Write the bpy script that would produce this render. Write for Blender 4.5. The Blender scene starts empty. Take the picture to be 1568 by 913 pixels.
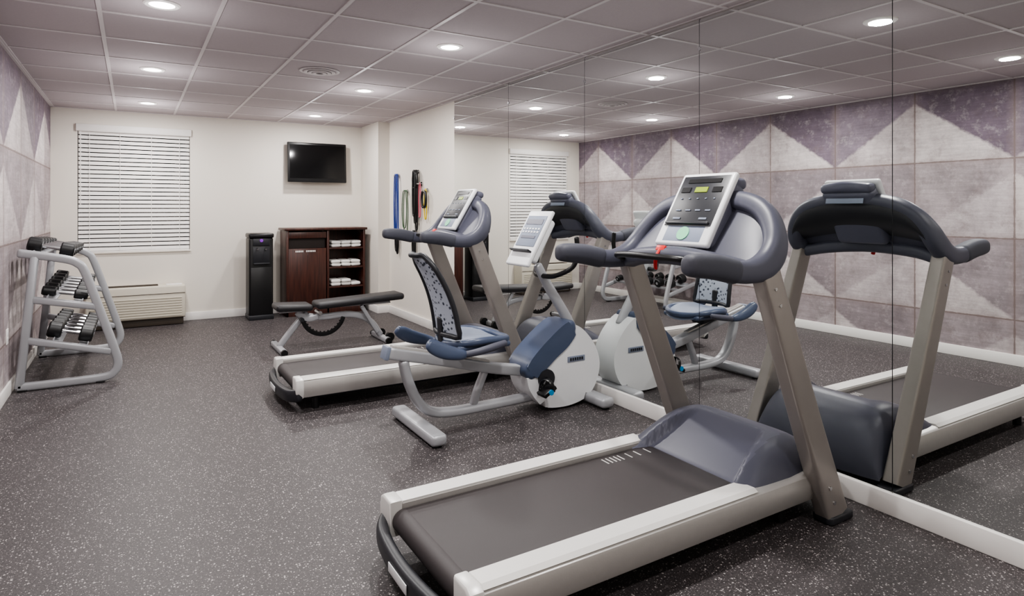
import bpy, bmesh, math, random
from mathutils import Vector, Matrix
random.seed(4)
C = bpy.context.scene.collection
OFF = Vector((0,0,0))
def setoff(x=0,y=0,z=0):
    global OFF
    OFF = Vector((x,y,z))

# ---------------------------------------------------------------- materials
def sl(c):
    c=c/255.0
    return c/12.92 if c<=0.04045 else ((c+0.055)/1.055)**2.4
def rgb(r,g,b): return (sl(r),sl(g),sl(b),1)
def pmat(name,col,rough=0.5,metal=0.0,bump=0.0,bscale=200,var=0.0,vscale=6,emit=None,estr=0,coat=0,spec=None):
    m=bpy.data.materials.new(name); m.use_nodes=True
    nt=m.node_tree; b=nt.nodes['Principled BSDF']
    b.inputs['Base Color'].default_value=col
    b.inputs['Roughness'].default_value=rough
    b.inputs['Metallic'].default_value=metal
    if coat: b.inputs['Coat Weight'].default_value=coat
    if spec is not None: b.inputs['Specular IOR Level'].default_value=spec
    tc=nt.nodes.new('ShaderNodeTexCoord')
    if var>0:
        n=nt.nodes.new('ShaderNodeTexNoise'); n.inputs['Scale'].default_value=vscale; n.inputs['Detail'].default_value=4
        nt.links.new(tc.outputs['Object'],n.inputs['Vector'])
        mx=nt.nodes.new('ShaderNodeMix'); mx.data_type='RGBA'
        a=tuple(max(0,c*(1-var)) for c in col[:3])+(1,); c2=tuple(min(1,c*(1+var)) for c in col[:3])+(1,)
        mx.inputs[6].default_value=a; mx.inputs[7].default_value=c2
        nt.links.new(n.outputs['Fac'],mx.inputs[0]); nt.links.new(mx.outputs[2],b.inputs['Base Color'])
    if bump>0:
        n=nt.nodes.new('ShaderNodeTexNoise'); n.inputs['Scale'].default_value=bscale; n.inputs['Detail'].default_value=3
        nt.links.new(tc.outputs['Object'],n.inputs['Vector'])
        bp=nt.nodes.new('ShaderNodeBump'); bp.inputs['Strength'].default_value=bump; bp.inputs['Distance'].default_value=0.002
        nt.links.new(n.outputs['Fac'],bp.inputs['Height']); nt.links.new(bp.outputs['Normal'],b.inputs['Normal'])
    if emit:
        b.inputs['Emission Color'].default_value=emit; b.inputs['Emission Strength'].default_value=estr
    return m

M={}
M['cream']=pmat('wall_paint',rgb(220,214,205),0.75,bump=0.15,bscale=300,var=0.02,vscale=2)
M['ceil']=pmat('ceiling_tile',rgb(184,175,178),0.9,bump=0.5,bscale=250,var=0.05,vscale=60)
M['grid']=pmat('ceiling_tbar',rgb(206,200,201),0.5,var=0.02)
M['trimw']=pmat('white_trim',rgb(230,227,224),0.45,var=0.02)
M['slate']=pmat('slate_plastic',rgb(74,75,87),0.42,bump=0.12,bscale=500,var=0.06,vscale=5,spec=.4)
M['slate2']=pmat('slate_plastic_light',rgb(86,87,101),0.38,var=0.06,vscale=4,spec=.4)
M['dark']=pmat('dark_plastic',rgb(34,35,40),0.4,bump=0.1,bscale=400,var=0.1)
M['black']=pmat('black_plastic',rgb(16,16,18),0.35,var=0.1)
M['grip']=pmat('rubber_grip',rgb(60,61,71),0.6,bump=0.3,bscale=600,var=0.06)
M['silver']=pmat('brushed_silver',rgb(186,183,180),0.33,metal=0.45,bump=0.08,bscale=180,var=0.05,vscale=30)
M['upr']=pmat('upright_aluminium',rgb(154,148,144),0.33,metal=0.5,bump=0.08,bscale=180,var=0.06,vscale=12)
M['rail']=pmat('rail_satin',rgb(216,214,211),0.33,metal=0.15,var=0.03,vscale=10)
M['white']=pmat('white_plastic',rgb(215,216,218),0.35,var=0.02)
M['frame']=pmat('grey_powdercoat',rgb(168,169,173),0.36,metal=0.3,var=0.03)
M['belt']=pmat('running_belt',rgb(54,49,50),0.5,bump=0.4,bscale=700,var=0.1,vscale=3)
M['vinyl']=pmat('black_vinyl',rgb(38,37,40),0.45,bump=0.3,bscale=300,var=0.1)
M['blue']=pmat('bike_slate_blue',rgb(70,80,102),0.32,var=0.06)
M['bluelt']=pmat('seat_greyblue',rgb(118,126,143),0.5,bump=0.3,bscale=250,var=0.08)
M['red']=pmat('red_plastic',rgb(190,28,24),0.4,var=0.05)
M['green']=pmat('green_sticker',rgb(120,190,150),0.5,var=0.05)
M['lcd']=pmat('lcd_screen',rgb(120,135,50),0.3,var=0.1,vscale=60,emit=rgb(150,170,50),estr=0.4)
M['cyan']=pmat('cyan_plastic',rgb(30,130,180),0.4,var=0.05)
M['slat']=pmat('blind_slat',rgb(230,227,224),0.5,var=0.02)
M['glassdark']=pmat('window_glass_night',rgb(18,18,20),0.2,var=0.1)
M['towel']=pmat('towel_cotton',rgb(236,235,232),0.95,bump=0.8,bscale=250,var=0.03)
M['ac']=pmat('ac_plastic',rgb(200,194,180),0.5,var=0.02)
M['acd']=pmat('ac_dark',rgb(66,58,50),0.6,var=0.1)
M['lens']=pmat('light_lens',(1,1,1,1),0.5,emit=(1,0.97,0.93,1),estr=14)
M['tvscr']=pmat('tv_screen',rgb(10,10,11),0.12,var=0.1)
M['iron']=pmat('dumbbell_iron',rgb(24,24,26),0.42,bump=0.2,var=0.15)
M['chrome']=pmat('chrome',rgb(200,200,202),0.2,metal=1.0,var=0.03)
M['bandb']=pmat('band_blue',rgb(28,58,140),0.5,var=0.05)
M['bandg']=pmat('band_green',rgb(48,80,48),0.5,var=0.05)
M['bandy']=pmat('band_yellow',rgb(200,175,30),0.5,var=0.05)
M['bandp']=pmat('band_pink',rgb(190,80,100),0.5,var=0.05)
M['purpleled']=pmat('led_purple',rgb(90,40,120),0.3,emit=rgb(120,40,170),estr=1.0)

def wood():
    m=bpy.data.materials.new('dark_cherry_wood'); m.use_nodes=True; nt=m.node_tree; b=nt.nodes['Principled BSDF']
    tc=nt.nodes.new('ShaderNodeTexCoord'); mp=nt.nodes.new('ShaderNodeMapping'); mp.inputs['Scale'].default_value=(30,30,2)
    n=nt.nodes.new('ShaderNodeTexNoise'); n.inputs['Scale'].default_value=1.5; n.inputs['Detail'].default_value=6
    r=nt.nodes.new('ShaderNodeValToRGB'); r.color_ramp.elements[0].color=rgb(44,22,18); r.color_ramp.elements[1].color=rgb(80,42,32)
    r.color_ramp.elements[0].position=.3; r.color_ramp.elements[1].position=.75
    nt.links.new(tc.outputs['Object'],mp.inputs[0]); nt.links.new(mp.outputs[0],n.inputs['Vector']); nt.links.new(n.outputs['Fac'],r.inputs[0]); nt.links.new(r.outputs[0],b.inputs['Base Color'])
    b.inputs['Roughness'].default_value=.35
    return m
M['wood']=wood()
M['woodd']=pmat('cabinet_interior',rgb(30,17,14),0.6,var=0.1)

def meshfab():
    m=bpy.data.materials.new('seat_mesh'); m.use_nodes=True; nt=m.node_tree; b=nt.nodes['Principled BSDF']
    tc=nt.nodes.new('ShaderNodeTexCoord')
    v=nt.nodes.new('ShaderNodeTexVoronoi'); v.inputs['Scale'].default_value=34
    r=nt.nodes.new('ShaderNodeValToRGB'); r.color_ramp.elements[0].color=rgb(48,54,68); r.color_ramp.elements[1].color=rgb(160,166,178)
    r.color_ramp.elements[0].position=.26; r.color_ramp.elements[1].position=.38
    nt.links.new(tc.outputs['Object'],v.inputs['Vector']); nt.links.new(v.outputs['Distance'],r.inputs[0]); nt.links.new(r.outputs[0],b.inputs['Base Color'])
    b.inputs['Roughness'].default_value=.6
    return m
M['mesh']=meshfab()

def mirrormat():
    m=bpy.data.materials.new('mirror_glass'); m.use_nodes=True; nt=m.node_tree; b=nt.nodes['Principled BSDF']
    b.inputs['Metallic'].default_value=1; b.inputs['Roughness'].default_value=0.0
    b.inputs['Base Color'].default_value=(0.86,0.88,0.87,1)
    return m
M['mirror']=mirrormat()

class NT:
    def __init__(s,nt): s.nt=nt
    def m(s,op,a,b=None,c=None):
        n=s.nt.nodes.new('ShaderNodeMath'); n.operation=op
        for i,x in enumerate((a,b,c)):
            if x is None: continue
            if isinstance(x,(int,float)): n.inputs[i].default_value=x
            else: s.nt.links.new(x,n.inputs[i])
        return n.outputs[0]
    def mix(s,f,a,b,bt='MIX'):
        n=s.nt.nodes.new('ShaderNodeMix'); n.data_type='RGBA'; n.blend_type=bt
        for i,x in ((0,f),(6,a),(7,b)):
            if isinstance(x,(int,float,tuple)): n.inputs[i].default_value=x
            else: s.nt.links.new(x,n.inputs[i])
        return n.outputs[2]
    def noise(s,vec,scale,detail=4,rough=.6):
        n=s.nt.nodes.new('ShaderNodeTexNoise'); n.inputs['Scale'].default_value=scale; n.inputs['Detail'].default_value=detail; n.inputs['Roughness'].default_value=rough
        s.nt.links.new(vec,n.inputs['Vector']); return n.outputs['Fac']
    def ramp(s,f,p0,p1,c0=(0,0,0,1),c1=(1,1,1,1)):
        r=s.nt.nodes.new('ShaderNodeValToRGB'); r.color_ramp.elements[0].position=p0; r.color_ramp.elements[1].position=p1
        r.color_ramp.elements[0].color=c0; r.color_ramp.elements[1].color=c1
        s.nt.links.new(f,r.inputs[0]); return r.outputs[0]

def floor_mat():
    m=bpy.data.materials.new('rubber_speckle_floor'); m.use_nodes=True; nt=m.node_tree; b=nt.nodes['Principled BSDF']; N=NT(nt)
    tc=nt.nodes.new('ShaderNodeTexCoord'); P=tc.outputs['Object']
    base=N.ramp(N.noise(P,2.2,5),.3,.7,rgb(42,39,40),rgb(52,48,49))
    g=N.noise(P,120,2)
    base=N.mix(N.ramp(g,.35,.75),base,rgb(80,74,75))
    def speck(scale,thr,dens):
        v=nt.nodes.new('ShaderNodeTexVoronoi'); v.inputs['Scale'].default_value=scale
        nt.links.new(P,v.inputs['Vector'])
        sp=nt.nodes.new('ShaderNodeSeparateColor'); nt.links.new(v.outputs['Color'],sp.inputs[0])
        near=N.m('LESS_THAN',v.outputs['Distance'],N.m('MULTIPLY_ADD',sp.outputs[1],thr*.7,thr*.35))
        pick=N.m('LESS_THAN',sp.outputs[0],dens)
        return N.m('MULTIPLY',near,pick)
    s1=speck(105,.42,.20); s2=speck(170,.42,.32)
    c=N.mix(s1,base,rgb(172,165,164)); c=N.mix(s2,c,rgb(140,133,134))
    nt.links.new(c,b.inputs['Base Color']); b.inputs['Roughness'].default_value=.5
    bp=nt.nodes.new('ShaderNodeBump'); bp.inputs['Strength'].default_value=.4; bp.inputs['Distance'].default_value=.002
    nt.links.new(N.noise(P,200,2),bp.inputs['Height']); nt.links.new(bp.outputs[0],b.inputs['Normal'])
    return m
M['floor']=floor_mat()

def mural():
    m=bpy.data.materials.new('geometric_mural_wallpaper'); m.use_nodes=True; nt=m.node_tree; b=nt.nodes['Principled BSDF']; N=NT(nt)
    geo=nt.nodes.new('ShaderNodeNewGeometry')
    sp=nt.nodes.new('ShaderNodeSeparateXYZ'); nt.links.new(geo.outputs['Position'],sp.inputs[0]); Y=sp.outputs['Y']; Z=sp.outputs['Z']
    P=geo.outputs['Position']
    u=N.m('DIVIDE',N.m('SUBTRACT',Y,2.465-16.7),1.67); v=N.m('DIVIDE',N.m('SUBTRACT',Z,.405-1.452),.726)
    row=N.m('FLOOR',v); fv=N.m('FRACT',v)
    par=N.m('MODULO',row,2.0)
    u2=N.m('MULTIPLY_ADD',par,.5,u); fu=N.m('FRACT',u2)
    tri=N.m('SUBTRACT',1.0,N.m('ABSOLUTE',N.m('MULTIPLY_ADD',fu,2.0,-1.0)))
    fvj=N.m('ADD',fv,N.m('MULTIPLY_ADD',N.noise(P,24,5),.08,-.04))
    upv=N.m('MULTIPLY',N.m('SUBTRACT',tri,N.m('MULTIPLY',fvj,1.22)),18.0)
    n_=nt.nodes.new('ShaderNodeClamp'); nt.links.new(N.m('ADD',upv,.5),n_.inputs[0]); up=n_.outputs[0]
    upb=N.m('GREATER_THAN',up,.5)
    half=N.m('GREATER_THAN',fu,.5)
    cid=nt.nodes.new('ShaderNodeCombineXYZ'); nt.links.new(N.m('FLOOR',N.m('MULTIPLY',u2,2.0)),cid.inputs[0]); nt.links.new(row,cid.inputs[1]); nt.links.new(upb,cid.inputs[2])
    wn=nt.nodes.new('ShaderNodeTexWhiteNoise'); nt.links.new(cid.outputs[0],wn.inputs['Vector']); R=wn.outputs['Value']
    light=N.mix(half,rgb(204,196,196),rgb(176,167,170)); light=N.mix(N.m('MULTIPLY',R,.6),light,rgb(190,181,180))
    purp=N.mix(half,rgb(104,91,106),rgb(126,114,126)); purp=N.mix(R,purp,rgb(114,101,114))
    low=N.mix(R,rgb(134,124,129),rgb(168,158,160))
    topf=N.m('GREATER_THAN',row,3.5)
    dn=N.mix(topf,low,purp)
    col=N.mix(up,dn,light)
    n1=N.noise(P,2.8,10,.75)
    col=N.mix(1.0,col,N.ramp(n1,.32,.68,(.60,.585,.59,1),(1.16,1.15,1.15,1)),'MULTIPLY')
    n2=N.noise(P,11,10,.8)
    col=N.mix(N.m('MULTIPLY',N.ramp(n2,.52,.80),.6),col,rgb(206,199,198))
    col=N.mix(N.m('MULTIPLY',N.ramp(N.noise(P,6,8,.8),.53,.75),.65),col,rgb(110,94,94))
    mp=nt.nodes.new('ShaderNodeMapping'); mp.inputs['Scale'].default_value=(1,2,26); nt.links.new(P,mp.inputs[0])
    col=N.mix(.6,col,N.mix(1.0,col,N.ramp(N.noise(mp.outputs[0],2,6,.7),.35,.65,(.76,.75,.75,1),(1.12,1.12,1.12,1)),'MULTIPLY'))
    pu=N.m('FRACT',N.m('MULTIPLY',u,2.0)); du=N.m('MINIMUM',pu,N.m('SUBTRACT',1.0,pu))
    dv=N.m('MINIMUM',fv,N.m('SUBTRACT',1.0,fv))
    d=N.m('MINIMUM',N.m('MULTIPLY',du,.835),N.m('MULTIPLY',dv,.726))
    wob=N.m('MULTIPLY_ADD',N.noise(P,22,4),.016,-.001)
    seam=N.m('LESS_THAN',d,wob)
    col=N.mix(N.m('MULTIPLY',seam,.8),col,rgb(84,68,64))
    edge=N.m('MULTIPLY',N.ramp(d,.0,.07,(1,1,1,1),(0,0,0,1)),.35)
    col=N.mix(edge,col,rgb(140,124,122))
    nt.links.new(col,b.inputs['Base Color']); b.inputs['Roughness'].default_value=.7
    return m
M['mural']=mural()

# ---------------------------------------------------------------- mesh helpers
def empty(name,loc=(0,0,0),rotz=0):
    e=bpy.data.objects.new(name,None); e.location=loc; e.rotation_euler=(0,0,rotz); e.empty_display_size=.2; C.objects.link(e); return e
def fin(bm,name,mat,parent,smooth=True,angle=35):
    if OFF.length>0: bmesh.ops.translate(bm,vec=-OFF,verts=bm.verts)
    bmesh.ops.recalc_face_normals(bm,faces=bm.faces)
    me=bpy.data.meshes.new(name); bm.to_mesh(me); bm.free()
    mats=mat if isinstance(mat,(list,tuple)) else [mat]
    for k in mats: me.materials.append(M[k])
    if smooth:
        for p in me.polygons: p.use_smooth=True
        me.set_sharp_from_angle(angle=math.radians(angle))
    o=bpy.data.objects.new(name,me); C.objects.link(o)
    if parent: o.parent=parent
    return o
def addbox(bm,c,s,bev=0,R=None,seg=2):
    r=bmesh.ops.create_cube(bm,size=1.0); vs=r['verts']
    for v in vs: v.co=Vector((v.co.x*s[0],v.co.y*s[1],v.co.z*s[2]))
    if bev>0:
        es=list({e for v in vs for e in v.link_edges})
        rr=bmesh.ops.bevel(bm,geom=es,offset=min(bev,min(s)*.49),segments=seg,profile=.5,affect='EDGES')
        vs=list({v for f in rr['faces'] for v in f.verts}|{v for v in vs if v.is_valid})
    for v in vs:
        p=v.co.copy()
        if R is not None: p=R@p
        v.co=p+Vector(c)
def box(name,c,s,mat,parent=None,bev=0.0,R=None,seg=2):
    bm=bmesh.new(); addbox(bm,c,s,bev,R,seg); return fin(bm,name,mat,parent)
def RY(d): return Matrix.Rotation(math.radians(d),3,'Y')
def RX(d): return Matrix.Rotation(math.radians(d),3,'X')
def RZ(d): return Matrix.Rotation(math.radians(d),3,'Z')
def boxes(name,lst,mat,parent=None,bev=0.0,R=None):
    bm=bmesh.new()
    for l in lst: addbox(bm,l[0],l[1],bev,l[2] if len(l)>2 else R)
    return fin(bm,name,mat,parent)
def addcyl(bm,p0,p1,r0,r1=None,n=24):
    if r1 is None: r1=r0
    p0=Vector(p0);p1=Vector(p1);T=(p1-p0).normalized()
    a=T.orthogonal().normalized(); b=T.cross(a)
    A=[];B=[]
    for i in range(n):
        t=2*math.pi*i/n; d=a*math.cos(t)+b*math.sin(t)
        A.append(bm.verts.new(p0+d*r0)); B.append(bm.verts.new(p1+d*r1))
    for i in range(n):
        j=(i+1)%n; bm.faces.new((A[i],A[j],B[j],B[i]))
    bm.faces.new(A[::-1]); bm.faces.new(B)
def cyl(name,p0,p1,r,mat,parent=None,r1=None,n=24):
    bm=bmesh.new(); addcyl(bm,p0,p1,r,r1,n); return fin(bm,name,mat,parent)
def cyls(name,lst,mat,parent=None,n=20):
    bm=bmesh.new()
    for l in lst: addcyl(bm,l[0],l[1],l[2],l[3] if len(l)>3 else None,n)
    return fin(bm,name,mat,parent)
def catmull(P,sub,closed=False):
    n=len(P); out=[]
    rng=n if closed else n-1
    for i in range(rng):
        if closed: p0,p1,p2,p3=P[(i-1)%n],P[i],P[(i+1)%n],P[(i+2)%n]
        else: p0=P[max(i-1,0)];p1=P[i];p2=P[i+1];p3=P[min(i+2,n-1)]
        for k in range(sub):
            t=k/sub
            out.append([0.5*((2*b)+(-a+c)*t+(2*a-5*b+4*c-d)*t*t+(-a+3*b-3*c+d)*t**3) for a,b,c,d in zip(p0,p1,p2,p3)])
    if not closed: out.append(list(P[-1]))
    return out
def addsweep(bm,pts,rad,up=(0,0,1),n=16,ex=2.0,sub=6,closed=False,cap=True):
    if not isinstance(rad[0],(list,tuple)): rad=[rad]*len(pts)
    P=[list(p)+list(r) for p,r in zip(pts,rad)]
    Q=catmull(P,sub,closed) if sub>1 else P
    m=len(Q); pos=[Vector(q[:3]) for q in Q]
    rings=[]; nrm=None
    for i in range(m):
        if closed: T=pos[(i+1)%m]-pos[i-1]
        else: T=pos[min(i+1,m-1)]-pos[max(i-1,0)]
        T.normalize()
        if nrm is None: nrm=Vector(up)
        nrm=(nrm-T*nrm.dot(T)).normalized(); b=T.cross(nrm)
        rn,rb=Q[i][3],Q[i][4]
        ring=[]
        for k in range(n):
            t=2*math.pi*(k+.5)/n; c,s=math.cos(t),math.sin(t)
            cx=math.copysign(abs(c)**(2/ex),c); sx=math.copysign(abs(s)**(2/ex),s)
            ring.append((pos[i],nrm*cx*rn+b*sx*rb))
        rings.append((ring,T.copy()))
    V=[]
    def mk(ring,sc,off):
        return [bm.verts.new(p+d*sc+off) for p,d in ring]
    if not closed and cap:
        r,T=rings[0]; e=min(Q[0][3],Q[0][4]); 
        V.append(mk(r,.55,-T*e*.55)); V.append(mk(r,.86,-T*e*.33))
    for r,T in rings: V.append(mk(r,1,Vector()))
    if not closed and cap:
        r,T=rings[-1]; e=min(Q[-1][3],Q[-1][4])
        V.append(mk(r,.86,T*e*.33)); V.append(mk(r,.55,T*e*.55))
    L=len(V)
    for i in range(L if closed else L-1):
        A=V[i];B=V[(i+1)%L]
        for k in range(n):
            j=(k+1)%n; bm.faces.new((A[k],A[j],B[j],B[k]))
    if not closed:
        bm.faces.new(V[0][::-1]); bm.faces.new(V[-1])
def sweep(name,pts,rad,mat,parent=None,angle=40,**k):
    bm=bmesh.new(); addsweep(bm,pts,rad,**k); return fin(bm,name,mat,parent,angle=angle)
def prism(name,pts,a0,a1,mat,parent=None,axis='Y',bev=0,seg=3):
    bm=bmesh.new()
    def mk(p,a):
        return {'Y':(p[0],a,p[1]),'X':(a,p[0],p[1]),'Z':(p[0],p[1],a)}[axis]
    A=[bm.verts.new(mk(p,a0)) for p in pts]; B=[bm.verts.new(mk(p,a1)) for p in pts]
    n=len(pts); fa=bm.faces.new(A); fb=bm.faces.new(B[::-1])
    for i in range(n):
        j=(i+1)%n; bm.faces.new((A[i],B[i],B[j],A[j]))
    if bev>0:
        es=list(fa.edges)+list(fb.edges)
        bmesh.ops.bevel(bm,geom=es,offset=bev,segments=seg,profile=.5,affect='EDGES')
    return fin(bm,name,mat,parent,angle=30)
def surf(name,f,nu,nv,mat,parent=None,matf=None,angle=60):
    bm=bmesh.new()
    V=[[bm.verts.new(f(i/nu,j/nv)) for j in range(nv+1)] for i in range(nu+1)]
    for i in range(nu):
        for j in range(nv):
            fc=bm.faces.new((V[i][j],V[i+1][j],V[i+1][j+1],V[i][j+1]))
            if matf: fc.material_index=matf((i+.5)/nu,(j+.5)/nv)
    return fin(bm,name,mat,parent,angle=angle)
def smooth(pts,sub=5): return [tuple(p) for p in catmull([list(p) for p in pts],sub,True)]

# ---------------------------------------------------------------- room
XL,XR,YB,YF,ZC=-.80,2.98,8.85,-.95,2.571
box('floor',((XL+XR)/2,(YB+YF)/2,-.05),(XR-XL+.4,YB-YF+.4,.1),'floor')
box('ceiling',((XL+XR)/2,(YB+YF)/2,ZC+.05),(XR-XL+.4,YB-YF+.4,.1),'ceil')
box('wall_left',(XL-.05,(YB+YF)/2,ZC/2),(.1,YB-YF,ZC),'mural')
box('wall_right',(XR+.05,(YB+YF)/2,ZC/2),(.1,YB-YF,ZC),'cream')
box('wall_front',((XL+XR)/2,YF-.05,ZC/2),(XR-XL+.2,.1,ZC),'cream')
wx0,wx1,wz0,wz1=-.545,.62,.885,2.39
boxes('wall_back',[(((XL+wx0)/2-.05,YB+.06,ZC/2),(wx0-XL+.1,.12,ZC)),(((wx1+XR)/2+.05,YB+.06,ZC/2),(XR-wx1+.1,.12,ZC)),
    (((wx0+wx1)/2,YB+.06,wz0/2),(wx1-wx0,.12,wz0)),(((wx0+wx1)/2,YB+.06,(ZC+wz1)/2),(wx1-wx0,.12,ZC-wz1))],'cream')
box('wall_pilaster',(2.90,8.485,ZC/2),(.16,.73,ZC),'cream')
g=[]
x=-.166-.61
while x<XR:
    if x>XL: g.append(((x,(YB+YF)/2,ZC-.002),(.024,YB-YF,.006)))
    x+=.61
y=8.0+.325
while y>YF:
    g.append((((XL+XR)/2,y,ZC-.002),(XR-XL,.024,.0062))); y-=.65
g+= [((XL+.01,(YB+YF)/2,ZC-.003),(.02,YB-YF,.008)),((XR-.01,(YB+YF)/2,ZC-.003),(.02,YB-YF,.008)),(((XL+XR)/2,YB-.01,ZC-.003),(XR-XL,.02,.008))]
boxes('trim_ceiling_grid',g,'grid')
box('baseboard_left',(XL+.008,(YB+YF)/2,.05),(.016,YB-YF,.10),'trimw',bev=.004)
box('baseboard_right',(XR-.012,(8.12+YF)/2,.05),(.024,8.12-YF,.10),'trimw',bev=.004)
box('baseboard_back',((XL+2.82)/2,YB-.008,.05),(2.82-XL,.016,.10),'trimw',bev=.004)
boxes('baseboard_pilaster',[((2.812,8.485,.05),(.016,.75,.10)),((2.90,8.112,.05),(.17,.016,.10))],'trimw',bev=.004)
w=empty('window_1',((wx0+wx1)/2,YB,0)); setoff((wx0+wx1)/2,YB)
W=wx1-wx0; cx=(wx0+wx1)/2
boxes('window_frame',[((wx0+.02,YB+.07,(wz0+wz1)/2),(.04,.06,wz1-wz0)),((wx1-.02,YB+.07,(wz0+wz1)/2),(.04,.06,wz1-wz0)),((cx,YB+.07,wz0+.02),(W,.06,.04)),((cx,YB+.07,wz1-.02),(W,.06,.04))],'dark',w,bev=.003)
box('glass_pane',(cx,YB+.10,(wz0+wz1)/2),(W,.01,wz1-wz0),'glassdark',w)
sl_=[];n=28;z0=wz0+.04;z1=wz1-.10
for i in range(n):
    z=z0+(z1-z0)*i/(n-1); sl_.append(((cx,YB+.010,z),(W-.012,.003,.0405),RX(-14)))
boxes('blind_slats',sl_,'slat',w)
boxes('blind_rails',[((cx,YB-.004,wz1-.04),(W+.03,.06,.085)),((cx,YB+.010,wz0+.008),(W-.01,.04,.018))],'slat',w,bev=.006)
cyls('blind_ladder_cords',[((cx+d*W,YB-.010,wz0+.01),(cx+d*W,YB-.010,wz1-.06),.0018) for d in (-.4,-.14,.14,.4)]+[((wx0+.03,YB-.02,wz1-.08),(wx0+.03,YB-.02,1.45),.004)],'trimw',w,n=8)
box('window_sill',(cx,YB-.005,wz0-.008),(W+.02,.03,.016),'cream',w,bev=.003)
setoff()

mir=empty('wall_mirror',(XR,2.7,0)); setoff(XR,2.7)
ys=[6.11-1.14*i for i in range(7)]
for i in range(6):
    box('mirror_panel_%d'%(i+1),(XR-.005,(ys[i]+ys[i+1])/2,(ZC-.012+.10)/2+.0),(.008,1.14-.004,ZC-.012-.10),'mirror',mir)
boxes('mirror_seams',[((XR-.002,ys[i],(ZC+.1)/2),(.004,.010,ZC-.115)) for i in range(7)],'dark',mir)
cyls('mirror_clips',[((XR-.014,y,z),(XR-.001,y,z),.012) for y in ys[:6] for z in (2.38,)],'chrome',mir)
setoff()
e=empty('wall_outlet',(XL,5.93,.45)); 
box('cover_plate',(.004,0,0),(.008,.075,.115),'trimw',e,bev=.003); boxes('sockets',[((.009,0,.022),(.003,.032,.028)),((.009,0,-.022),(.003,.032,.028))],'white',e,bev=.001)

for j,y in enumerate((8.0,6.05,4.1,2.15,.2)):
    for i,x in enumerate((.145,1.96)):
        e=empty('recessed_light',(x,y,ZC))
        bm=bmesh.new(); n=40
        prof=[(.062,-.002),(.068,-.010),(.085,-.012),(.095,-.006),(.097,0)]
        R=[[bm.verts.new((r*math.cos(2*math.pi*k/n),r*math.sin(2*math.pi*k/n),z)) for k in range(n)] for r,z in prof]
        for a in range(len(prof)-1):
            for k in range(n): bm.faces.new((R[a][k],R[a][(k+1)%n],R[a+1][(k+1)%n],R[a+1][k]))
        fin(bm,'trim_ring','trimw',e)
        cyl('lens',(0,0,-.001),(0,0,-.007),.066,'lens',e)
        ld=bpy.data.lights.new('downlight','AREA'); ld.shape='DISK'; ld.size=.13; ld.energy=(25,29,33,36,20)[j]; ld.color=(1,.975,.95)
        lo=bpy.data.objects.new('downlight',ld); lo.location=(0,0,-.015); C.objects.link(lo); lo.parent=e
        pd=bpy.data.lights.new('ceiling_fill','POINT'); pd.shadow_soft_size=0; pd.energy=(7.0,6.2,3.6,1.0,.2)[j]; pd.color=(1,.97,.97)  # unseen point lamp added below each fixture to brighten the ceiling, weaker towards camera
        po=bpy.data.objects.new('ceiling_fill',pd); po.location=(0,0,-.30); C.objects.link(po); po.parent=e
e=empty('ceiling_air_diffuser',(1.36,5.4,ZC-.004))
bm=bmesh.new()
for r,z in ((.15,0),(.115,-.008),(.08,-.014),(.045,-.018)):
    pts=[(r*math.cos(t*math.pi/16),r*math.sin(t*math.pi/16),z) for t in range(32)]
    addsweep(bm,pts,(.004,.016),sub=1,closed=True,n=8)
fin(bm,'diffuser_rings','grid',e)
cyl('diffuser_core',(0,0,-.004),(0,0,.001),.14,'ceil',e)

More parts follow.
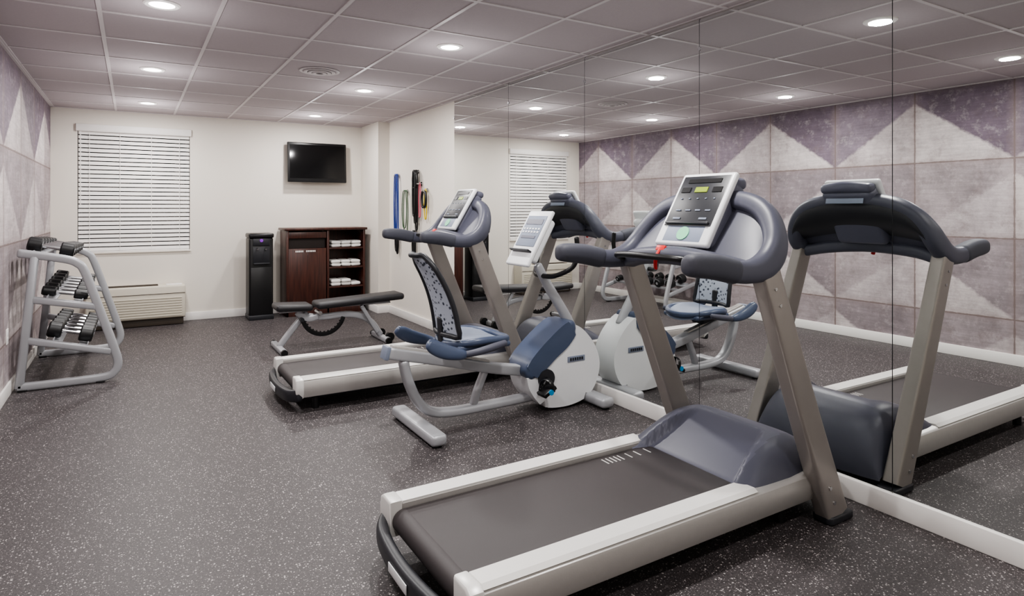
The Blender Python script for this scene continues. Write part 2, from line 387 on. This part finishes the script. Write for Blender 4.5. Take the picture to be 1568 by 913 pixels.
# ---------------------------------------------------------------- treadmill
def treadmill(loc):
    e=empty('treadmill',loc)
    for s,nm in ((-1,'near'),(1,'far')):
        pr=[(s*.285,.175),(s*.285,.222),(s*.372,.226),(s*.394,.214),(s*.402,.185),(s*.400,.145),(s*.385,.105),(s*.33,.095),(s*.30,.12)]
        prism('side_rail_'+nm,pr,.055,1.74,'silver',e,axis='X',bev=.004,seg=2)
        prism('foot_platform_'+nm,[(s*.287,.222),(s*.287,.232),(s*.37,.236),(s*.388,.224),(s*.38,.218)],.06,1.36,'rail',e,axis='X',bev=.002,seg=1)
        prism('rail_end_cap_'+nm,[(s*.283,.10),(s*.283,.236),(s*.37,.240),(s*.396,.226),(s*.406,.185),(s*.404,.14),(s*.388,.10),(s*.33,.088)],.005,.062,'rail',e,axis='X',bev=.012,seg=3)
        sweep('upright_'+nm,[(1.835,s*.412,.03),(1.60,s*.412,.58),(1.375,s*.412,1.13)],[(.040,.070),(.038,.062),(.036,.056)],'upr',e,up=(0,1,0),ex=8,sub=4,n=32,cap=False,angle=28)
        sweep('upright_foot_'+nm,[(1.77,s*.412,.02),(1.92,s*.412,.02)],[(.02,.048),(.02,.048)],'dark',e,ex=5,sub=2,n=20)
        cyls('upright_bolts_'+nm,[((1.79+d,s*.448,.10+z),(1.79+d,s*.456,.10+z),.009) for d,z in ((0,0),(-.03,.07))]+[((1.39+d,s*.448,1.07+z),(1.39+d,s*.452,1.07+z),.007) for d,z in ((0,0),(.03,-.07))],'chrome',e,n=12)
    box('running_belt',(.79,0,.188),(1.46,.566,.03),'belt',e,bev=.004)
    cyl('rear_roller',(.06,-.28,.158),(.06,.28,.158),.046,'belt',e,n=32)
    box('deck_frame',(.92,0,.115),(1.62,.60,.10),'dark',e,bev=.01)
    sweep('rear_bumper',[(.03,-.385,.125),(-.022,-.28,.11),(-.045,0,.105),(-.022,.28,.11),(.03,.385,.125)],(.042,.026),'dark',e,up=(0,0,1),ex=3,n=20,sub=8)
    box('rear_label',(-.0725,0,.108),(.004,.17,.034),'white',e,bev=.001)
    cyls('levelling_feet',[((x,y,0),(x,y,.08),.024) for x in (.16,1.62) for y in (-.3,.3)],'black',e)
    boxes('belt_marks',[((x_,.225,.2035),(.006,.055,.001)) for x_ in (1.05,1.074,1.098,1.122,1.146,1.195,1.25,1.315)],'rail',e)
    zk=[(1.27,.21),(1.34,.24),(1.42,.295),(1.50,.335),(1.58,.36),(1.66,.37),(1.74,.36),(1.82,.32),(1.88,.25),(1.92,.15),(1.93,.05)]
    zk=catmull([list(a) for a in zk],4)
    def hood(u,v):
        k=u*(len(zk)-1); i=min(int(k),len(zk)-2); f=k-i
        x=zk[i][0]*(1-f)+zk[i+1][0]*f; z=zk[i][1]*(1-f)+zk[i+1][1]*f
        w_=v*2-1; y=w_*.372
        edge=max(0,1-abs(w_)**9)
        lowb=.20 if x<1.6 else max(.05,.20-(x-1.6)*.6)
        zz=lowb+(max(z,lowb)-lowb)*(.12+.88*edge)
        wt=.80-.25*max(0,(x-1.3))/.36
        tr=max(0,min(1,(wt-abs(w_))/.07)); tr=tr*tr*(3-2*tr)
        zin=.200+max(0,(x-1.37))*.60
        if x<1.68: zz=zz*(1-tr)+min(zz,zin)*tr
        if x>1.75: x=x+ (x-1.75)*(.25*(1-w_*w_)-.1)
        return (x,y,zz)
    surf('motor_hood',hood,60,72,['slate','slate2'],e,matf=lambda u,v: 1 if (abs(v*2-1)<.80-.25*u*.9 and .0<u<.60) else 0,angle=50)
    A=[(.95,.415,1.185),(1.03,.415,1.178),(1.14,.415,1.155),(1.26,.415,1.145),(1.36,.415,1.165),(1.43,.41,1.22),(1.47,.385,1.29),(1.50,.33,1.365),(1.515,.25,1.415),(1.52,.13,1.440)]
    Rr=[(.036,.034),(.040,.038),(.044,.040),(.047,.040),(.058,.042),(.060,.042),(.054,.044),(.046,.046),(.042,.046),(.040,.046)]
    pts=[(x,-y,z) for x,y,z in A]+[(1.522,0,1.444)]+[(x,y,z) for x,y,z in A[::-1]]
    rr=Rr+[(.040,.046)]+Rr[::-1]
    sweep('handrail_arch',pts,rr,'slate',e,up=(0,0,1),n=28,ex=2.6,sub=6)
    top=catmull([[-.40,1.185,1.405],[-.385,1.27,1.46],[-.33,1.355,1.495],[-.25,1.405,1.505],[-.13,1.43,1.51],[0,1.435,1.515],[.13,1.43,1.51],[.25,1.405,1.505],[.33,1.355,1.495],[.385,1.27,1.46],[.40,1.185,1.405]],4)
    def shell(u,v,back=False):
        k=u*(len(top)-1); i=min(int(k),len(top)-2); f=k-i
        y,zt,xt=[top[i][c]*(1-f)+top[i+1][c]*f for c in range(3)]
        zb=1.155+.04*(1-(y/.4)**2); xb=1.33 if not back else 1.40
        if back: zb=1.20+.06*(1-(y/.4)**2); xt+=.045
        t=v; bulge=math.sin(t*math.pi)*(.03 if not back else .04)
        return (xt+(xb-xt)*t**(1.3)+(-bulge*.4 if not back else bulge),y,zt+(zb-zt)*t)
    surf('console_shroud_rear',lambda u,v:shell(u,v),48,12,'slate',e)
    surf('console_shroud_front',lambda u,v:shell(u,v,True),48,12,'dark',e)
    for s,nm in ((-1,'near'),(1,'far')):
        sweep('hand_grip_'+nm,[(.93,s*.415,1.186),(.97,s*.415,1.184),(1.06,s*.415,1.175),(1.17,s*.415,1.152)],[(.042,.040),(.047,.044),(.050,.045),(.050,.044)],'grip',e,n=24,ex=2.6)
    sweep('console_crossbar',[(1.36,-.40,1.13),(1.30,-.25,1.165),(1.275,0,1.185),(1.30,.25,1.165),(1.36,.40,1.13)],[(.035,.045),(.040,.06),(.043,.075),(.040,.06),(.035,.045)],'slate',e,n=24,ex=2.8)
    sweep('pulse_sensor_bar',[(1.28,.36,1.15),(1.18,.29,1.175),(1.14,.14,1.185),(1.14,-.03,1.185),(1.17,-.15,1.18),(1.26,-.20,1.165)],(.015,.015),'black',e,n=14)
    th=31.7; R=RY(th); cc=Vector((1.425,0,1.385))
    def cp(n_,y_,l_): return cc+R@Vector((-n_,y_,l_))
    box('console_housing',cp(-.045,0,0),(.09,.30,.36),'slate2',e,bev=.03,R=R,seg=4)
    box('console_frame',cp(.012,0,.005),(.034,.325,.40),'white',e,bev=.014,R=R,seg=4)
    box('console_face',cp(.027,0,.045),(.008,.285,.28),'dark',e,bev=.003,R=R)
    box('console_lower_face',cp(.027,0,-.135),(.006,.23,.085),'bluelt',e,bev=.003,R=R)
    box('lcd_display',cp(.0325,0,.105),(.004,.075,.028),'lcd',e,R=R)
    boxes('display_windows',[(cp(.0325,y_,.105),(.003,.055,.028),R) for y_ in (-.095,.095)]+[(cp(.0325,0,.155),(.003,.20,.022),R)],'black',e)
    boxes('console_buttons',[(cp(.0325,-.10+.05*i,l_),(.004,.010,.006),R) for i in range(5) for l_ in (.055,)]+[(cp(.0325,y_,-.01),(.004,.03,.007),R) for y_ in (-.09,-.03,.03,.09)]+[(cp(.0325,y_,-.055),(.004,.045,.010),R) for y_ in (-.08,.08)],'bluelt',e,bev=.001)
    cyl('quick_start_sticker',cp(.029,0,-.135),cp(.034,0,-.135),.035,'green',e)
    box('safety_stop_key',(1.225,.03,1.215),(.03,.055,.028),'red',e,bev=.005,R=R)
    sweep('safety_cord',[(1.215,.03,1.215),(1.200,.035,1.19),(1.198,.045,1.155),(1.205,.05,1.125)],(.008,.012),'red',e,n=8)
    boxes('reading_rack',[(cp(.035,0,-.082),(.02,.26,.012),R)],'dark',e,bev=.003)
    sweep('top_fan_pod',[(1.555,-.13,1.515),(1.565,0,1.525),(1.555,.13,1.515)],[(.045,.03),(.05,.034),(.045,.03)],'slate2',e,up=(1,0,0),n=18,ex=2.6)
    box('front_nameplate',(1.592,0,1.445),(.004,.22,.03),'bluelt',e,bev=.001,R=RY(-14))
    return e
treadmill((.865,2.085,0))
treadmill((.945,4.80,0))

# ---------------------------------------------------------------- recumbent bike
def bike():
    ox,oy=2.2,3.68
    e=empty('recumbent_exercise_bike',(ox,oy,0)); setoff(ox)
    sweep('rear_stabilizer',[(1.535,-.32,.045),(1.535,.32,.045)],(.034,.05),'frame',e,ex=4,sub=2,n=20)
    cyls('stabilizer_feet',[((1.535,y,0),(1.535,y,.03),.03) for y in (-.29,.29)]+[((2.84,y,0),(2.84,y,.03),.03) for y in (-.25,.25)],'black',e)
    sweep('front_stabilizer',[(2.83,-.29,.05),(2.83,.29,.05)],(.036,.055),'frame',e,ex=3.5,sub=2,n=20)
    sweep('base_tube',[(1.44,0,.45),(1.47,0,.33),(1.53,0,.20),(1.62,0,.115),(1.78,0,.085),(2.1,0,.085),(2.5,0,.09),(2.80,0,.06)],(.030,.040),'frame',e,up=(1,0,0),ex=3,n=20)
    sweep('seat_rail',[(1.33,0,.52),(1.7,0,.43),(2.1,0,.325),(2.45,0,.26)],(.036,.042),'frame',e,ex=6,n=24)
    box('seat_rail_track',(1.70,0,.468),(.70,.05,.02),'silver',e,bev=.004,R=RY(14.5))
    box('seat_rail_end',(1.325,0,.521),(.03,.094,.082),'bluelt',e,bev=.008,R=RY(14))
    sweep('support_strut',[(2.02,0,.33),(1.96,0,.2),(1.93,0,.11)],(.025,.025),'frame',e,up=(0,1,0),ex=3,n=16)
    box('seat_carriage',(1.78,0,.495),(.26,.14,.07),'dark',e,bev=.02,R=RY(10))
    def seat(u,v):
        a=(u*2-1); b=(v*2-1)
        k=max(abs(a),abs(b))
        X=a*math.sqrt(1-b*b/2.6); Y=b*math.sqrt(1-a*a/2.6)
        z=.57+.03*b*b-.02*a-.04*max(0,k-.75)/.25*1.0
        return (1.92+X*.225,Y*.225,z+ .012*math.cos(a*3))
    surf('seat_cushion_top',seat,20,20,'bluelt',e)
    sweep('seat_cushion_rim',[(1.92+.215*math.cos(t*math.pi/8)*(1+.06*abs(math.sin(t*math.pi/4))),.215*math.sin(t*math.pi/8)*(1+.06*abs(math.sin(t*math.pi/4))),.540+.03*math.sin(t*math.pi/8)**2) for t in range(16)],(.024,.022),'blue',e,closed=True,sub=3,n=12)
    box('seat_pan',(1.92,0,.525),(.38,.38,.04),'blue',e,bev=.018,seg=3)
    def bk(u,v,off=0):
        b=v*2-1; l=u
        wy=.180*(1-.30*l*l)*(1 if l<.85 else 1-.35*((l-.85)/.15)**2)
        x=1.745-.17*l+.036*math.sin(l*math.pi*.9)-.04*l*l; x-= .045*(1-b*b)
        return (x+off,b*wy,.60+.51*l)
    surf('backrest_mesh',lambda u,v:bk(u,v),24,16,'mesh',e)
    rim=[bk(0,t/6) for t in range(7)]+[bk(t/8,1) for t in range(1,9)]+[bk(1,1-t/6) for t in range(1,7)]+[bk(1-t/8,0) for t in range(1,8)]
    sweep('backrest_frame',[(x-.006,y,z) for x,y,z in rim],(.017,.017),'dark',e,up=(1,0,0),closed=True,sub=2,n=12)
    sweep('backrest_stem',[(1.76,0,.47),(1.70,0,.53),(1.69,0,.62),(1.685,0,.70)],(.014,.030),'dark',e,up=(1,0,0),n=14)
    for s,nm in ((-1,'near'),(1,'far')):
        sweep('seat_handle_'+nm,[(1.76,s*.12,.49),(1.76,s*.21,.50),(1.70,s*.25,.515),(1.60,s*.255,.545),(1.53,s*.255,.58),(1.50,s*.255,.60)],[(.020,.020),(.022,.022),(.036,.022),(.046,.024),(.044,.024),(.032,.022)],'blue',e,n=16)
        sweep('seat_grip_'+nm,[(1.74,s*.22,.50),(1.82,s*.255,.515),(1.94,s*.26,.535),(2.02,s*.26,.55)],[(.020,.020),(.022,.022),(.024,.024),(.020,.020)],'slate',e,n=16)
    def tr(p): return (2.62+(p[0]-2.62)*.90,.30+(p[1]-.36)*.93)
    body=[(2.25,.36),(2.33,.46),(2.45,.56),(2.60,.655),(2.69,.66),(2.79,.60),(2.89,.48),(2.935,.34),(2.90,.20),(2.81,.10),(2.66,.06),(2.50,.06),(2.38,.09),(2.30,.17),(2.25,.26)]
    prism('drive_shroud',smooth([tr(p) for p in body],4),-.115,.115,'white',e,bev=.035,seg=5)
    top=[(2.225,.35),(2.28,.45),(2.44,.585),(2.59,.68),(2.68,.69),(2.70,.61),(2.62,.51),(2.50,.43),(2.38,.34),(2.28,.29)]
    prism('shroud_blue_panel',smooth([tr(p) for p in top],4),-.125,.125,'blue',e,bev=.03,seg=4)
    kx,kz=2.43,.235
    cyl('crank_disc_near',(kx,-.132,kz),(kx,-.11,kz),.065,'dark',e,n=40)
    cyl('crank_disc_far',(kx,.132,kz),(kx,.11,kz),.065,'dark',e,n=40)
    box('brand_plate',(2.69,-.117,.34),(.15,.006,.04),'bluelt',e,bev=.002)
    boxes('label_bars',[((2.64+.02*i,-.1215,.34),(.012,.003,.02)) for i in range(6)],'dark',e)
    for s,nm,dx,dz in ((-1,'near',-.06,-.05),(1,'far',.08,.09)):
        px,pz=kx+dx,kz+dz
        sweep('crank_arm_'+nm,[(kx,s*.145,kz),(px,s*.16,pz)],(.014,.02),'black',e,up=(0,1,0),sub=2,n=12,ex=3)
        box('pedal_'+nm,(px,s*.215,pz),(.11,.10,.028),'black',e,bev=.008,R=RY(-30))
        sweep('pedal_strap_'+nm,[(px-.03,s*.168,pz),(px-.02,s*.18,pz+.06),(px,s*.22,pz+.075),(px+.01,s*.26,pz+.055),(px+.02,s*.268,pz)],(.004,.014),'black',e,up=(0,0,1),n=8)
        cyl('pedal_cap_'+nm,(px,s*.265,pz),(px,s*.275,pz),.018,'cyan',e)
    sweep('console_mast',[(2.74,0,.52),(2.66,0,.66),(2.53,0,.85),(2.44,0,1.0)],[(.034,.04),(.03,.036),(.028,.034),(.026,.03)],'frame',e,up=(0,1,0),n=18,ex=2.6)
    R=RY(30); cc=Vector((2.385,0,1.19))
    def cp(n_,y_,l_): return cc+R@Vector((-n_,y_,l_))
    box('console_back',cp(-.03,0,0),(.06,.25,.33),'white',e,bev=.025,R=R,seg=4)
    box('console_frame',cp(.01,0,0),(.03,.29,.43),'white',e,bev=.014,R=R,seg=4)
    box('console_face',cp(.0265,0,.05),(.006,.235,.24),'bluelt',e,bev=.003,R=R)
    boxes('console_displays',[(cp(.031,0,.12),(.003,.20,.04),R),(cp(.031,0,.0),(.003,.17,.02),R)],'slate2',e)
    boxes('console_buttons',[(cp(.031,-.09+.036*i,l_),(.003,.020,.012),R) for i in range(6) for l_ in (.065,.04)],'white',e)
    boxes('reading_rack',[(cp(.04,0,-.11),(.04,.24,.012),R)],'dark',e,bev=.003)
    sweep('front_handlebar',[(2.60,-.24,1.20),(2.605,-.24,1.10),(2.58,-.22,1.0),(2.50,-.12,.935),(2.47,0,.93),(2.50,.12,.935),(2.58,.22,1.0),(2.605,.24,1.10),(2.60,.24,1.20)],(.017,.017),'black',e,up=(1,0,0),n=14)
    setoff()
bike()

# ---------------------------------------------------------------- dumbbell rack
def rack():
    y0,y1=6.05,7.35
    e=empty('dumbbell_rack',(-.43,6.7,0)); setoff(-.43,6.7)
    tiers=[((-.70,1.045),(-.40,.975)),((-.67,.70),(-.25,.615)),((-.69,.385),(-.155,.245))]
    for nm,y in (('near',y0),('far',y1)):
        sweep('side_frame_'+nm,[(-.745,y,.035),(-.45,y,.035),(-.20,y,.04),(-.125,y,.075),(-.10,y,.15),(-.13,y,.28),(-.235,y,.62),(-.325,y,.90),(-.37,y,.965),(-.44,y,1.0),(-.60,y,1.035),(-.74,y,1.06)],(.022,.032),'frame',e,up=(0,1,0),n=18,ex=3.2,sub=5)
        sweep('rear_post_'+nm,[(-.74,y,.03),(-.645,y,1.03)],(.022,.030),'frame',e,up=(0,1,0),sub=2,n=18,ex=3.2)
        bm=bmesh.new()
        for (a,b) in tiers[1:]: addsweep(bm,[(a[0],y,a[1]),(b[0],y,b[1])],(.020,.028),up=(0,1,0),sub=2,n=16,ex=3.2)
        fin(bm,'tier_crossbars_'+nm,'frame',e)
        boxes('foot_pads_'+nm,[((x,y,.008),(.06,.05,.014)) for x in (-.72,-.22)],'black',e,bev=.003)
    bm=bmesh.new(); bd=bmesh.new(); bh=bmesh.new(); bc=bmesh.new()
    for ti,(a,b) in enumerate(tiers):
        cx_=(a[0]+b[0])/2; cz=(a[1]+b[1])/2; ang=math.degrees(math.atan2(a[1]-b[1],b[0]-a[0]))
        R=RY(ang); 
        for d in (-.085,.085):
            p=Vector((cx_,(y0+y1)/2,cz+.012))+R@Vector((d,0,0))
            addbox(bm,p,(.06,y1-y0,.012),.003,R)
            addbox(bm,p+R@Vector((math.copysign(.03,d),0,.012)),(.008,y1-y0,.035),.002,R)
        nd=6 
        for k in range(nd):
            r=.058-.004*(k if ti%2==0 else nd-1-k)-(.002 if ti==0 else 0)+(.006 if ti==2 else 0)
            y=y0+.13+(y1-y0-.26)*k/(nd-1)
            c=Vector((cx_,y,cz+.03+r))
            ax=R@Vector((1,0,0)); L=.155
            addcyl(bh,c-ax*.10,c+ax*.10,.016,n=14)
            for s in (-1,1):
                addcyl(bd,c+ax*s*.060,c+ax*s*.070,r*.86,r,n=18)
                addcyl(bd,c+ax*s*.070,c+ax*s*(L-.012),r,r,n=18)
                addcyl(bd,c+ax*s*(L-.012),c+ax*s*L,r,r*.84,n=18)
                addcyl(bc,c+ax*s*L,c+ax*s*(L+.003),r*.30,n=18)
    fin(bm,'tier_rails','frame',e)
    d=empty('dumbbell_set',(-.43,6.7,0))
    fin(bd,'dumbbell_heads','iron',d); fin(bh,'dumbbell_handles','chrome',d); fin(bc,'dumbbell_end_discs','frame',d)
    setoff()
rack()

# ---------------------------------------------------------------- bench
def bench():
    e=empty('adjustable_weight_bench',(1.85,6.48,0)); setoff(1.85)
    box('seat_pad',(1.365,0,.425),(.35,.29,.065),'vinyl',e,bev=.028,seg=4,R=RY(3))
    box('back_pad',(2.04,0,.445),(.92,.28,.07),'vinyl',e,bev=.03,seg=4,R=RY(-2.5))
    boxes('pad_plates',[((1.365,0,.385),(.28,.16,.012)),((2.0,0,.40),(.74,.10,.02))],'frame',e,bev=.003)
    sweep('main_beam',[(1.42,0,.34),(1.62,0,.30),(1.95,0,.30),(2.15,0,.22),(2.27,0,.06)],(.032,.025),'frame',e,ex=4,n=16)
    sweep('front_leg',[(1.50,0,.35),(1.38,0,.22),(1.24,0,.04)],(.03,.025),'frame',e,ex=4,n=16)
    sweep('front_foot',[(1.235,-.25,.028),(1.235,.25,.028)],(.026,.03),'frame',e,ex=4,sub=2,n=16)
    sweep('rear_foot',[(2.28,-.23,.03),(2.28,.23,.03)],(.028,.03),'frame',e,ex=4,sub=2,n=16)
    cyls('foot_caps',[((1.235,s*.25,.028),(1.235,s*.285,.028),.031) for s in (-1,1)]+[((2.28,s*.23,.03),(2.28,s*.265,.03),.032) for s in (-1,1)],'black',e)
    cyls('transport_wheels',[((2.33,s*.12,.05),(2.33,s*.16,.05),.045) for s in (-1,1)],'black',e)
    arc=[(1.66+.21*math.cos(math.radians(t)),-.045,.34+.21*math.sin(math.radians(t))) for t in range(195,346,15)]
    sweep('adjustment_arc',arc,(.006,.022),'black',e,up=(0,1,0),n=10,ex=4,sub=3)
    boxes('arc_teeth',[((1.66+.185*math.cos(math.radians(t)),-.045,.34+.185*math.sin(math.radians(t))),(.012,.01,.014),RY(-t)) for t in range(200,341,12)],'black',e)
    sweep('seat_bracket',[(1.40,-.04,.37),(1.5,-.04,.30),(1.6,-.04,.31)],(.012,.03),'frame',e,up=(0,1,0),n=12,ex=4)
    cyl('pivot_pin',(1.62,-.08,.35),(1.62,.08,.35),.02,'chrome',e)
    cyl('adjust_knob',(1.44,-.04,.30),(1.44,-.10,.30),.02,'dark',e)
    sweep('rear_brace',[(2.05,-.06,.385),(2.10,-.06,.30),(2.22,-.06,.10)],(.015,.02),'frame',e,up=(0,1,0),n=12,ex=4)
    setoff()
bench()

# ---------------------------------------------------------------- back wall items
def cabinet():
    x0,x1,yf,yb,h=1.70,2.74,8.42,8.82,1.12
    e=empty('towel_cabinet',((x0+x1)/2,8.62,0)); setoff((x0+x1)/2,8.62)
    t=.028; xm=2.235
    boxes('carcass',[((x0+t/2,(yf+yb)/2,h/2),(t,yb-yf,h)),((x1-t/2,(yf+yb)/2,h/2),(t,yb-yf,h)),((xm,(yf+yb)/2,h/2),(t,yb-yf,h-.02)),(((x0+x1)/2,(yf+yb)/2,.05),(x1-x0,yb-yf,.10)),(((x0+x1)/2,yb-.01,h/2),(x1-x0-.02,.015,h-.02))],'wood',e,bev=.002)
    box('top_board',((x0+x1)/2,(yf+yb)/2-.01,h+.012),(x1-x0+.05,yb-yf+.03,.032),'wood',e,bev=.008)
    box('door_panel',((x0+xm)/2,yf+.012,.50),(xm-x0-.05,.022,.76),'wood',e,bev=.004)
    box('return_fascia',((x0+xm)/2,yf+.012,1.055),(xm-x0-.05,.022,.08),'wood',e,bev=.003)
    box('return_chute_recess',((x0+xm)/2,yf+.06,.95),(xm-x0-.06,.01,.14),'woodd',e)
    boxes('return_lettering',[((x0+.12+.021*i,yf-.001,.845),(.013,.003,.022)) for i in range(5)]+[((x0+.255+.021*i,yf-.001,.845),(.013,.003,.022)) for i in range(6)],'trimw',e)
    boxes('shelves',[(((xm+x1)/2,(yf+yb)/2,z),(x1-xm-t,yb-yf-.02,.022)) for z in (.10,.35,.61,.87)],'wood',e,bev=.002)
    setoff()
    for z in (.361,.621,.881):
        s=empty('towel_stack',((xm+x1)/2,8.58,z))
        lst=[]
        for a in range(3):
            for b_ in range(2 if a<2 or z>.5 else 1):
                lst.append(((-.135+.135*a,random.uniform(-.015,.01),.024+.044*b_),(.130,.26,.042),RZ(random.uniform(-3,3))@RY(random.uniform(-4,4))))
        boxes('folded_towels',lst,'towel',s,bev=.019)
cabinet()
def tower():
    e=empty('water_dispenser',(1.395,8.55,0))
    box('body',(0,.01,.52),(.29,.28,1.03),'black',e,bev=.025,seg=4)
    box('base',(0,0,.03),(.30,.31,.06),'dark',e,bev=.01)
    box('top_cap',(0,0,1.06),(.30,.31,.06),'black',e,bev=.02,seg=3)
    box('control_panel',(0,-.140,.98),(.20,.012,.09),'dark',e,bev=.004)
    cyl('status_light',(0,-.146,1.0),(0,-.150,1.0),.02,'purpleled',e)
    box('dispensing_recess',(0,-.133,.82),(.20,.006,.20),'dark',e,bev=.002)
    cyls('taps',[((x,-.135,.90),(x,-.175,.89),.012) for x in (-.05,.05)],'chrome',e)
    box('drip_tray',(0,-.155,.71),(.19,.05,.02),'dark',e,bev=.004)
    box('lower_door',(0,-.132,.36),(.25,.008,.60),'black',e,bev=.004)
tower()
def tv():
    e=empty('wall_television',(2.17,8.74,2.03)); R=RX(-3)
    box('bezel',(0,0,0),(.79,.05,.54),'black',e,bev=.010,R=R)
    box('screen',(0,-.026,.012),(.735,.004,.455),'tvscr',e,R=R)
    box('lower_trim',(0,-.027,-.248),(.30,.004,.01),'dark',e,R=R)
    box('wall_mount',(0,.062,0),(.30,.08,.24),'dark',e,bev=.005)
tv()
def ac():
    x0,x1=-.46,.555; yf,yb=8.58,8.845; cx_=(x0+x1)/2; W=x1-x0
    e=empty('wall_air_conditioner',(cx_,8.7,0)); setoff(cx_,8.7)
    box('cabinet',(cx_,(yf+yb)/2,.285),(W,yb-yf,.39),'ac',e,bev=.02,seg=3)
    box('base_skirt',(cx_,(yf+yb)/2+.02,.05),(W-.04,yb-yf-.04,.09),'acd',e,bev=.005)
    boxes('intake_louvres',[((cx_,yf-.002,.12+.030*i),(W-.08,.012,.012),RX(20)) for i in range(8)],'ac',e,bev=.002)
    boxes('top_grille',[((cx_-.10,yf+.035+.018*i,.483),(W-.38,.006,.010)) for i in range(8)],'acd',e)
    boxes('front_seam',[((cx_,yf-.001,.385),(W-.01,.006,.006)),((cx_,yf-.001,.095),(W-.01,.006,.006))],'acd',e)
    box('control_door',(x1-.12,yf+.09,.483),(.17,.12,.010),'trimw',e,bev=.003)
    setoff()
ac()
def band(y,col,z0,z1,loops=1,thick=.006,w=.05,handle=True):
    e=empty('resistance_band',(XR-.004,y,z1))
    cyl('hook',(-.003,0,0),(-.07,0,.0),.008,'chrome',e,n=12); cyl('hook_plate',(-.001,0,0),(-.008,0,0),.025,'chrome',e)
    for k in range(loops):
        o=-.03-.018*k; L=(z1-z0)*(1-.12*k)
        sweep('tube_%d'%(k+1),[(o,0,.012),(o,w*.5,-.03),(o,w*.75,-L*.5),(o,w*.5,-L+.03),(o,0,-L),(o,-w*.5,-L+.03),(o,-w*.75,-L*.5),(o,-w*.5,-.03)],(thick,thick),col,e,up=(1,0,0),closed=True,n=10)
    if handle:
        for s in (-1,1):
            sweep('handle_%s'%('a' if s<0 else 'b'),[(-.05,s*.04,-.02),(-.05,s*.06,-.09),(-.05,s*.05,-.17),(-.05,s*.02,-.20)],(.016,.016),'black',e,up=(1,0,0),n=12)
band(7.76,'bandb',.95,1.83,2,.008,.07,False)
band(7.45,'bandg',1.10,1.62,2,.006,.10,False)
band(7.10,'black',1.15,1.85,3,.010,.05,True)
band(6.83,'bandy',1.28,1.62,1,.008,.05,True)
band(7.00,'bandp',1.30,1.70,1,.006,.04,False)
band(7.74,'black',.82,1.12,2,.010,.04,False)
band(7.16,'black',.80,1.12,2,.010,.04,False)

# ---------------------------------------------------------------- world, camera
w=bpy.data.worlds.new('World'); bpy.context.scene.world=w; w.use_nodes=True
w.node_tree.nodes['Background'].inputs[0].default_value=(.5,.52,.55,1); w.node_tree.nodes['Background'].inputs[1].default_value=.3
cam=bpy.data.cameras.new('camera'); co=bpy.data.objects.new('camera',cam); C.objects.link(co)
cam.sensor_width=36; cam.lens=960/1568*36; cam.shift_y=-(456.5-320)/1568; cam.clip_start=.02
co.location=(0,0,1.40); co.rotation_euler=(math.pi/2,0,-math.radians(31.2))
bpy.context.scene.camera=co
vs=bpy.context.scene.view_settings
vs.view_transform='AgX'
try: vs.look='AgX - Medium High Contrast'
except Exception: pass
vs.exposure=0.0
